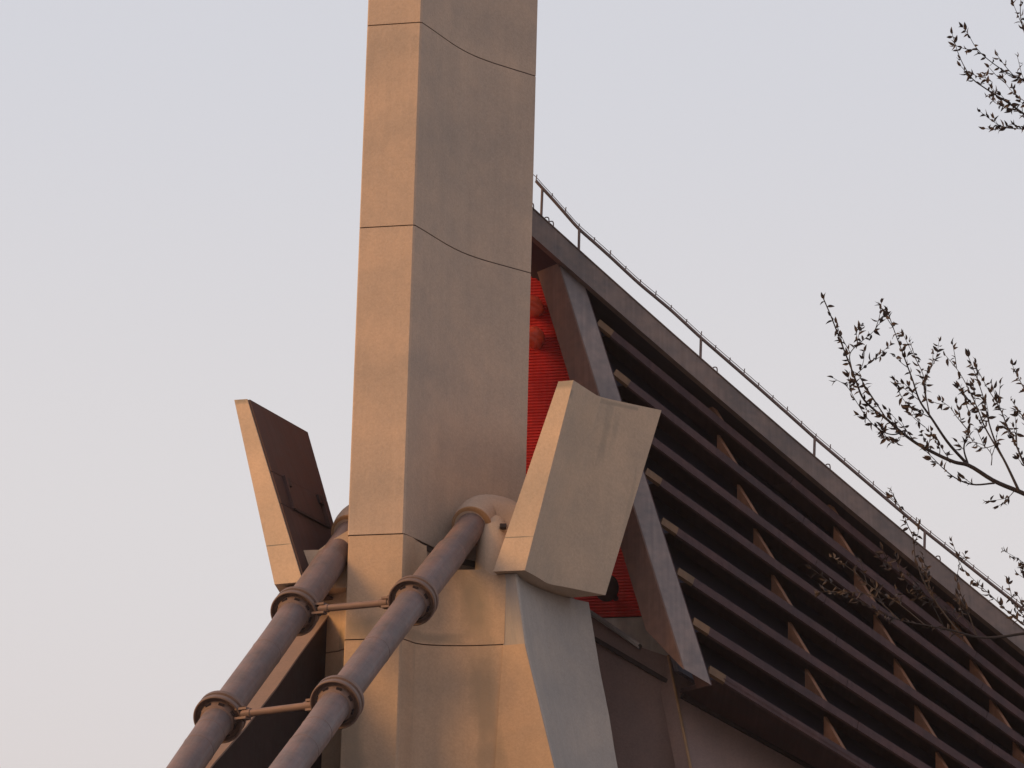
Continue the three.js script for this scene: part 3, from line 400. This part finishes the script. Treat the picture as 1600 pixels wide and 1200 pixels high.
// ---------------------------------------------------------------- hall with louvred roof side
const hall = thing('louvred_hall', 'dark hall with sloping louvred roof side and red end wall behind mast', 'building');
{
  const n = V(roofN), u = V(roofU), d = V(roofD), N = V(roofNormal);
  const inw = (p, w) => p.clone().addScaledVector(n, -w);
  // slats: nosing board, shelf behind it, tan end piece
  slats.forEach(([a, b], i) => {
    const A = V(a), B = V(b), t = B.clone().sub(A).normalize(), dn = t.clone().cross(N).normalize(); if (dn.y > 0) dn.negate();
    const hh = 0.137, cap = 0.41, C = A.clone().addScaledVector(t, cap);
    const board = (P, Q, h, o0, o1) => { const f = (p) => [p.clone().addScaledVector(dn, -h).addScaledVector(N, o0), p.clone().addScaledVector(dn, h).addScaledVector(N, o0), p.clone().addScaledVector(dn, h).addScaledVector(N, o1), p.clone().addScaledVector(dn, -h).addScaledVector(N, o1)]; return loft([f(P), f(Q)], 0.3); };
    const L = A.distanceTo(B), nb = 3;
    for (let k = 0; k < nb; k++) {
      const P = C.clone().lerp(B, k / nb).addScaledVector(t, k ? 0.012 : 0.004), Q = C.clone().lerp(B, (k + 1) / nb);
      const s = add('slat', board(P, Q, hh, -0.07, 0), M.slat, hall);
      const si = (p) => [p.clone().addScaledVector(dn, -hh + .01).addScaledVector(N, -.072), p.clone().addScaledVector(dn, -hh + .06).addScaledVector(N, -.072), inw(p.clone().addScaledVector(dn, -hh + .06), .82), inw(p.clone().addScaledVector(dn, -hh + .01), .82)];
      add('shelf', loft([si(P), si(Q)], 0.3), M.slat, s);
    }
    add('slat_end', board(A.clone().addScaledVector(t, -.05), C, hh - 0.012, -0.08, 0.012), M.cap, hall);
  });
  for (const [i, x, y, z] of fins) {
    const A = inw(V(x, y, z), 0.05), B = inw(A, 0.74), Ct = B.clone().add(V(0, 0.93, 0)), w = u.clone().multiplyScalar(0.05);
    const A2 = A.clone().addScaledVector(d, .02), B2 = B.clone().add(V(0, .06, 0));
    add('bracket', loft([[A2, A, Ct, B2].map((p) => p.clone().sub(w)), [A2, A, Ct, B2].map((p) => p.clone().add(w))], 0.3), M.bracket, hall);
  }
  // dark glazing behind the slats
  {
    const A = V(slats[0][0]), B = V(slats[0][1]), C = V(slats[7][1]), D = V(slats[7][0]);
    const tA = B.clone().sub(A).normalize(), tD = C.clone().sub(D).normalize();
    const q = [A.clone().addScaledVector(d, -1.1).addScaledVector(tA, -.4), B.clone().addScaledVector(d, -.35).addScaledVector(tA, 4), C.clone().addScaledVector(d, .02).addScaledVector(tD, 4), D.clone().addScaledVector(d, .02).addScaledVector(tD, -.3)];
    add('glazing', loft([q.map((p) => inw(p, 0.84)), q.map((p) => inw(p, 1.0))], 0.3), M.glazing, hall);
  }
  // fascia beam, soffit and roof top
  const ft = fasciaTop.map((p) => V(p)), fb = fasciaBot.map((p) => V(p));
  add('fascia', loft(ft.map((p, i) => [p, fb[i], inw(fb[i], .18), inw(p, .18)]), 0.2), M.fascia, hall);
  add('soffit', loft(ft.map((p, i) => [inw(fb[i], .182).add(V(0, .16, 0)), inw(fb[i], .182).add(V(0, .04, 0)), inw(fb[i], 1.7).add(V(0, .04, 0)), inw(fb[i], 1.7).add(V(0, .16, 0))]), 0.2), M.soffit, hall);
  add('roof_cap', loft(ft.map((p) => [p.clone().add(V(0, .03, 0)).addScaledVector(n, .025), p.clone().addScaledVector(n, .025), inw(p, 2.2).add(V(0, -.1, 0)), inw(p, 2.2)]), 0.2), M.fascia, hall);
  for (const h of hooks) {
    const b = V(h).add(V(0, -.05, 0)), c = [b, b.clone().add(V(0, .16, 0)), b.clone().add(V(-.02, .21, 0)), b.clone().add(V(-.09, .21, 0)), b.clone().add(V(-.115, .17, 0))];
    add('hook', tube(c, 0.016, 0.016, 8, 14), M.rail, hall);
  }
  // end post
  {
    const [a, b, c, e] = post.map((p) => V(p)), [i0, i1] = postInner.map((p) => V(p));
    const top = [a, b, inw(b, .9), i0], low = [e, c, inw(c, .9).addScaledVector(b.clone().sub(c).normalize(), 1.25), i1];
    const up = top.map((p, k) => p.clone().addScaledVector(top[k].clone().sub(low[k]).normalize(), .6));
    part(add('end_post', loft([low, up], 0.3), M.post, hall), 'grey slanted end post beside the louvres');
    { const o = e.clone().sub(a).cross(i0.clone().sub(a)).normalize(); if (o.dot(u) > 0) o.negate(); const q = [up[0], low[0], low[3], up[3]], s = q.map((p) => p.clone().addScaledVector(o, .004)); s[0].addScaledVector(n, -.01); s[1].addScaledVector(n, -.01); part(add('post_side_bounce', loft([s, s.map((p) => p.clone().addScaledVector(o, .03))], 0.3), M.postSideBounce, hall), 'brown overlay on the end post side, standing in for warm bounce light'); }
    const sh = u.clone().multiplyScalar(.09).addScaledVector(n, -.10);
    add('edge_strip', loft([[c, c.clone().addScaledVector(u, .075), inw(c, .5).addScaledVector(u, .075), inw(c, .5)].map((p) => p.clone().addScaledVector(n, -.05).addScaledVector(u, .004)), [b, b.clone().addScaledVector(u, .075), inw(b, .5).addScaledVector(u, .075), inw(b, .5)].map((p) => p.clone().addScaledVector(n, -.05).addScaledVector(u, .004))], 0.3), M.slat, hall);
  }
  // red corrugated end wall
  {
    const [r0, r1, r2, r3] = red.map((p) => V(p)), hx = V(0.972, 0, 0.237), hn = V(-0.237, 0, 0.972);
    const yB = r2.y, yT = 33.9, o = V(r3.x, 0, r3.z), pitch = 0.078, rows = [], w0 = -3.6, w1 = 3.6, prof = [];
    for (let y = yB; y < yT; y += pitch) prof.push([y, 0], [y + pitch * .22, .035], [y + pitch * .62, .035], [y + pitch * .8, 0]);
    const pos = []; const P = (w, y, k) => o.clone().addScaledVector(hx, w).addScaledVector(hn, k).setY(y);
    for (let k = 0; k + 1 < prof.length; k++) { const wr = (y) => 0.554 + (33.24 - y) / 10.16 * 2.787 + 0.45 - o.x, a = P(w0, ...prof[k]), b = P(wr(prof[k][0]), ...prof[k]), c = P(wr(prof[k + 1][0]), ...prof[k + 1]), e = P(w0, ...prof[k + 1]); for (const q of [a, b, c, a, c, e]) pos.push(q.x, q.y, q.z); }
    let g = new THREE.BufferGeometry(); g.setAttribute('position', new THREE.Float32BufferAttribute(pos, 3)); g = metricUV(g); g.computeVertexNormals();
    part(add('red_corrugated_wall', g, M.red, hall), 'red horizontally corrugated end wall');
    const bk = [P(w0, yB, -.05), P(w1, yB, -.05), P(-.1, yT, -.05), P(w0, yT, -.05)];
    add('wall_backing', loft([bk, bk.map((p) => p.clone().addScaledVector(hn, -.15))], 0.3), M.wallDark, hall);
    redBalls.forEach((q, i) => {
      const c = V(q), g2 = new THREE.SphereGeometry(0.285, 36, 26), p2 = g2.attributes.position;
      for (let k = 0; k < p2.count; k++) { const x = p2.getX(k), y = p2.getY(k), z = p2.getZ(k), f = 1 + 0.10 * Math.sin(13 * y + 2 * i) * Math.cos(11 * x + 2 * i) + 0.08 * Math.sin(15 * z + 9 * x + i) + 0.04 * Math.sin(31 * y + 17 * x); p2.setXYZ(k, x * f, y * f * 0.95, z * f * 0.8); }
      g2.computeVertexNormals(); g2.translate(c.x, c.y, c.z);
      const ball = part(add('red_fitting', g2, M.redFitting, hall), i ? 'lower bulging red fitting on the red wall' : 'upper bulging red fitting on the red wall');
      add('fitting_base', turned([[0.02, -.35], [.2, -.34], [.22, -.05], [.1, 0]], c, hn, 24), M.red, ball);
    });
    { const g3 = new THREE.SphereGeometry(0.30, 30, 20); g3.scale(1, 1.15, 0.7); const c = V(2.42, 24.6, -91.9); g3.translate(c.x, c.y, c.z); const k = part(add('added_shadow_dome', g3, M.darkWing, hall), 'added dark dome standing in for a shadow on the red wall'); add('fitting_base', turned([[0.01, -1.1], [.07, -1.09], [.07, -.1], [.03, 0]], c, hn, 16), M.darkWing, k); }  // added dome, its dark shape takes the place of a shadow on the red
    // grey apron panel under the red wall and the wall in front of it
    const ap = [P(w0, yB - .02, .0), P(w1, yB - .02, .0), P(w1, yB - 2.4, .9), P(w0, yB - 2.4, .9)];
    add('apron_panel', loft([ap, ap.map((p) => p.clone().addScaledVector(hn, -.12))], 0.3), M.greyPanel, hall);
  }
  // lower walls
  {
    const hn = V(-0.237, 0, 0.972), q = q1.map((p) => V(p)), k = q[4], b0 = V(k.x + .9, 0, k.z + .5), b1 = V(q[6].x, 0, q[6].z);
    const poly = [q[0], q[1], q[3], q[4], b0, b1];
    part(add('end_wall', loft([poly, poly.map((p) => p.clone().addScaledVector(hn, -.5))], 0.3), M.wall, hall), 'plum concrete wall below the red panel');
    const [c0, c1] = coping.map((p) => V(p).addScaledVector(hn, .06));
    add('coping', bar(c0, c1, .30, .07), M.coping, hall);
    add('coping', bar(c0.clone().add(V(0, -.07, 0)), c1.clone().add(V(0, -.07, 0)), .26, .035), M.coping, hall);
    const [l0, l1] = q1ledge.map((p) => V(p).addScaledVector(hn, .03));
    add('ledge', bar(l0, l1, .2, .10), M.wallDark, hall);
    const w = q2.map((p) => V(p)), cN = V(roofNormal), wp = [w[0], w[1].clone().addScaledVector(u, 6), V(w[1].x + 6, 0, w[1].z + 2), V(w[3].x + .9, 0, w[3].z + .5), w[3]];
    part(add('side_wall', loft([wp, wp.map((p) => p.clone().addScaledVector(n, -.5))], 0.3), M.wall, hall), 'plum concrete side wall below the louvres');
    const L = q2ledge.map((p) => V(p)), A = L[0], Z = L[2].clone().add(L[2].clone().sub(L[1]).multiplyScalar(1.2));
    add('ledge', bar(A.clone().addScaledVector(n, .05), Z.clone().addScaledVector(n, .05), .16, .12), M.wallDark, hall);
    const s8 = V(slats[7][0]), e8 = V(slats[7][1]), t8 = e8.clone().sub(s8).normalize(), lo = [s8.clone().addScaledVector(t8, .35), e8.clone().addScaledVector(t8, 3)].map((p) => inw(p, .02).addScaledVector(d, .12));
    const hi = [A.clone().addScaledVector(A.clone().sub(Z).normalize(), .0), Z.clone().addScaledVector(Z.clone().sub(A).normalize(), 4)].map((p) => p.clone().add(V(0, .09, 0)));
    const so = [lo[0], lo[1], hi[1], hi[0]];
    part(add('eaves_soffit', loft([so, so.map((p) => p.clone().add(V(0, .1, 0)))], 0.3), M.slat, hall), 'plum soffit under the lowest louvre slat');
    add('corner_trim', tube([w[0].clone().addScaledVector(n, .05), w[3].clone().addScaledVector(n, .05), w[3].clone().add(w[3].clone().sub(w[0]).multiplyScalar(2)).addScaledVector(n, .05)], .035, .035, 10, 8), M.trim, hall);
  }
  // rear mass so that no light passes through
  {
    const A = V(slats[0][0]), B = V(slats[0][1]).addScaledVector(u, 5);
    const pl = (y0, y1) => [V(A.x - 1.2, y0, A.z - 1.6), V(B.x, y1, B.z - 1.6), V(B.x - 2, y1, B.z - 9), V(A.x - 6, y0, A.z - 8)];
    add('rear_mass', loft([pl(0, 0), pl(24, 8)], 0.3), M.soffit, hall);
  }
}

// ---------------------------------------------------------------- guard rail on the ridge
{
  const t = thing('guard_rail', 'thin steel guard rail with a wire on pegs along the roof ridge', 'railing');
  const p = rail.map((q) => V(q));
  add('rail', tube(p, 0.042, 0.042, 10, 110), M.rail, t);
  for (const [a, b] of railPosts) add('rail_post', tube([V(b).add(V(0, -.25, 0)), V(a)], 0.036, 0.036, 10, 2, false), M.rail, t);
  const wire = p.map((q) => q.clone().add(V(0, .105, 0))); wire.unshift(wire[0].clone().add(V(-.35, .28, 0)));
  add('wire', tube(wire, 0.009, 0.009, 6, 130), M.rail, t);
  p.forEach((q, i) => { if (i !== 1) add('peg', tube([q, q.clone().add(V(0.02, i % 3 ? .13 : .17, 0))], 0.016, 0.013, 8, 2, false), M.rail, t); });
}

// ---------------------------------------------------------------- budding tree at the right
{
  const t = thing('budding_tree', 'leafing tree with fine dark twigs reaching in from the right', 'tree');
  const T0 = V(7.4, 0, -30.6), trunkTop = V(6.9, 8.6, -30.4);
  add('trunk', sweep(new THREE.CatmullRomCurve3([T0.clone().add(V(0, -.2, 0)), V(7.35, 2.5, -30.6), V(7.1, 5.5, -30.5), trunkTop, V(6.6, 12.5, -30.3), V(6.5, 16, -30.2)]).getPoints(30), Array.from({ length: 31 }, (_, i) => 0.24 * (1 - i / 36) + 0.02), 16), M.bark, t);
  const twigs = [];
  for (const [r0, r1, pts] of tree) {
    const P = pts.map((p) => V(p)), far = P[0].x > 4.6;
    add(r0 > 0.01 ? 'limb' : 'twig', tube(P, r0, r1 * .62, 7, P.length * 4, true, 1.5), M.bark, t); twigs.push(P);
    if (far && r0 > 0.0098) { const s = P[0]; add('limb', tube([V(6.85 - (s.y - 8) * .05, s.y - 1.6, -30.4), s.clone().lerp(V(6.85, s.y - 1.6, -30.4), .45).add(V(0, .15, 0)), s], r0 * 2.2, r0, 8, 8), M.bark, t); }
    else if (far) { const s = P[0]; add('twig', tube([V(6.8, s.y - 1.2, -30.35), s], r0 * 1.6, r0, 6, 6), M.bark, t); }
  }
  // rest of the crown, on the trunk's far side and top
  const crown = [];
  for (let k = 0; k < 16; k++) {
    const y = 7.5 + k * .52, s = V(7.0 - (y - 8) * .05, y, -30.4), a = -1.25 + rnd() * 2.5, len = 2.6 - k * .09 + rnd(), up = .5 + rnd() * .6;
    const dir = V(Math.cos(a), up, Math.sin(a)).normalize(), e = s.clone().addScaledVector(dir, len).add(V(0, .3, 0)), m = s.clone().addScaledVector(dir, len * .5).add(V(0, -.12, 0));
    add('limb', tube([s, m, e], .045, .006, 8, 10, true, 1.3), M.bark, t);
    for (let j = 0; j < 6; j++) {
      const f = .3 + j * .12, p = new THREE.CatmullRomCurve3([s, m, e]).getPoint(f), d2 = dir.clone().add(V(rnd() - .3, rnd() - .2, (rnd() - .5) * 2)).normalize(), q1p = p.clone().addScaledVector(d2, .45), q2p = q1p.clone().addScaledVector(d2.add(V(0, .5, 0)).normalize(), .45);
      add('twig', tube([p, q1p, q2p], .008, .002, 5, 5), M.bark, t); crown.push([.004, .002, [p, q1p, q2p]]);
    }
  }
  // side shoots
  const shoots = [];
  for (const [r0, r1, pts] of tree) {
    const c = new THREE.CatmullRomCurve3(pts.map((p) => V(p)), false, 'centripetal'), L = c.getLength(), lo = r0 > 0.011 ? .5 : .25;
    const low = pts[0][1] < 9.6;
    for (let s = lo * L; s < L * .93; s += (low ? .4 : .2) + rnd() * 0.22) {
      const f = s / L, p = c.getPointAt(f), tg = c.getTangentAt(f), len = 0.07 + rnd() * 0.17;
      const d1 = tg.clone().multiplyScalar(.8).add(V((rnd() - .62) * 1.1, (rnd() - .3) * 1.2, (rnd() - .5) * 1.2)).normalize(), d2 = d1.clone().add(V(-.12, .35, 0)).normalize();
      const q1p = p.clone().addScaledVector(d1, len * .5), q2p = q1p.clone().addScaledVector(d2, len * .5);
      add('twig', tube([p, q1p, q2p], 0.0036, 0.002, 5, 5), M.bark, t); shoots.push([0.003, 0.002, [p, q1p, q2p]]);
    }
  }
  // young leaves, in pairs along the twigs
  const leafG = (() => { // narrow folded, drooping blade, unit length
    const s = [], K = 4; const pt = (i) => { const x = i / K; return [x, Math.sin(Math.PI * Math.pow(x, .8)) * .2, -0.35 * x * x]; };
    for (let i = 0; i < K; i++) { const [x0, w0, y0] = pt(i), [x1, w1, y1] = pt(i + 1);
      for (const sg of [1, -1]) s.push(x0, y0, 0, x1, y1, 0, x1, y1 + w1 * .5, sg * w1, x0, y0, 0, x1, y1 + w1 * .5, sg * w1, x0, y0 + w0 * .5, sg * w0); }
    const g = new THREE.BufferGeometry(); g.setAttribute('position', new THREE.Float32BufferAttribute(s, 3)); return g; })();
  const leaves = [], q = new THREE.Quaternion(), m4 = new THREE.Matrix4(), ax = V(1, 0, 0);
  const leaf = (p, dir, len) => { q.setFromUnitVectors(ax, dir.clone().normalize()); q.multiply(new THREE.Quaternion().setFromAxisAngle(ax, rnd() * 6.28)); m4.compose(p, q, V(len, len, len)); leaves.push(leafG.clone().applyMatrix4(m4)); };
  [...tree, ...shoots, ...crown].forEach(([r0, r1, pts]) => {
    const c = new THREE.CatmullRomCurve3(pts.map((p) => V(p)), false, 'centripetal'), L = c.getLength(), thick = r0 > 0.011, start = thick ? 0.55 : 0.15 + rnd() * .2;
    let s = start * L;
    while (s < L) {
      const f = Math.min(1, s / L), p = c.getPointAt(f), tg = c.getTangentAt(f);
      const nL = 1 + (rnd() < .55 ? 1 : 0);
      for (let k = 0; k < nL; k++) { const dir = tg.clone().multiplyScalar(.35 + rnd() * .4).add(V((rnd() - .5) * 1.7, rnd() < .6 ? -.15 - rnd() * .6 : .3 + rnd() * .5, (rnd() - .5) * 1.5)); leaf(p, dir, 0.042 + rnd() * 0.034); }
      s += 0.034 + rnd() * 0.046;
    }
    leaf(c.getPointAt(1), c.getTangentAt(1), 0.062); leaf(c.getPointAt(1), c.getTangentAt(1).add(V(rnd() - .5, rnd() - .5, rnd() - .5)), 0.05);
  });
  const lg = mergeGeometries(leaves); lg.computeVertexNormals();
  const lm = add('young_leaves', lg, M.leaf, t); lm.userData.kind = 'stuff';
}

renderer.render(scene, camera);
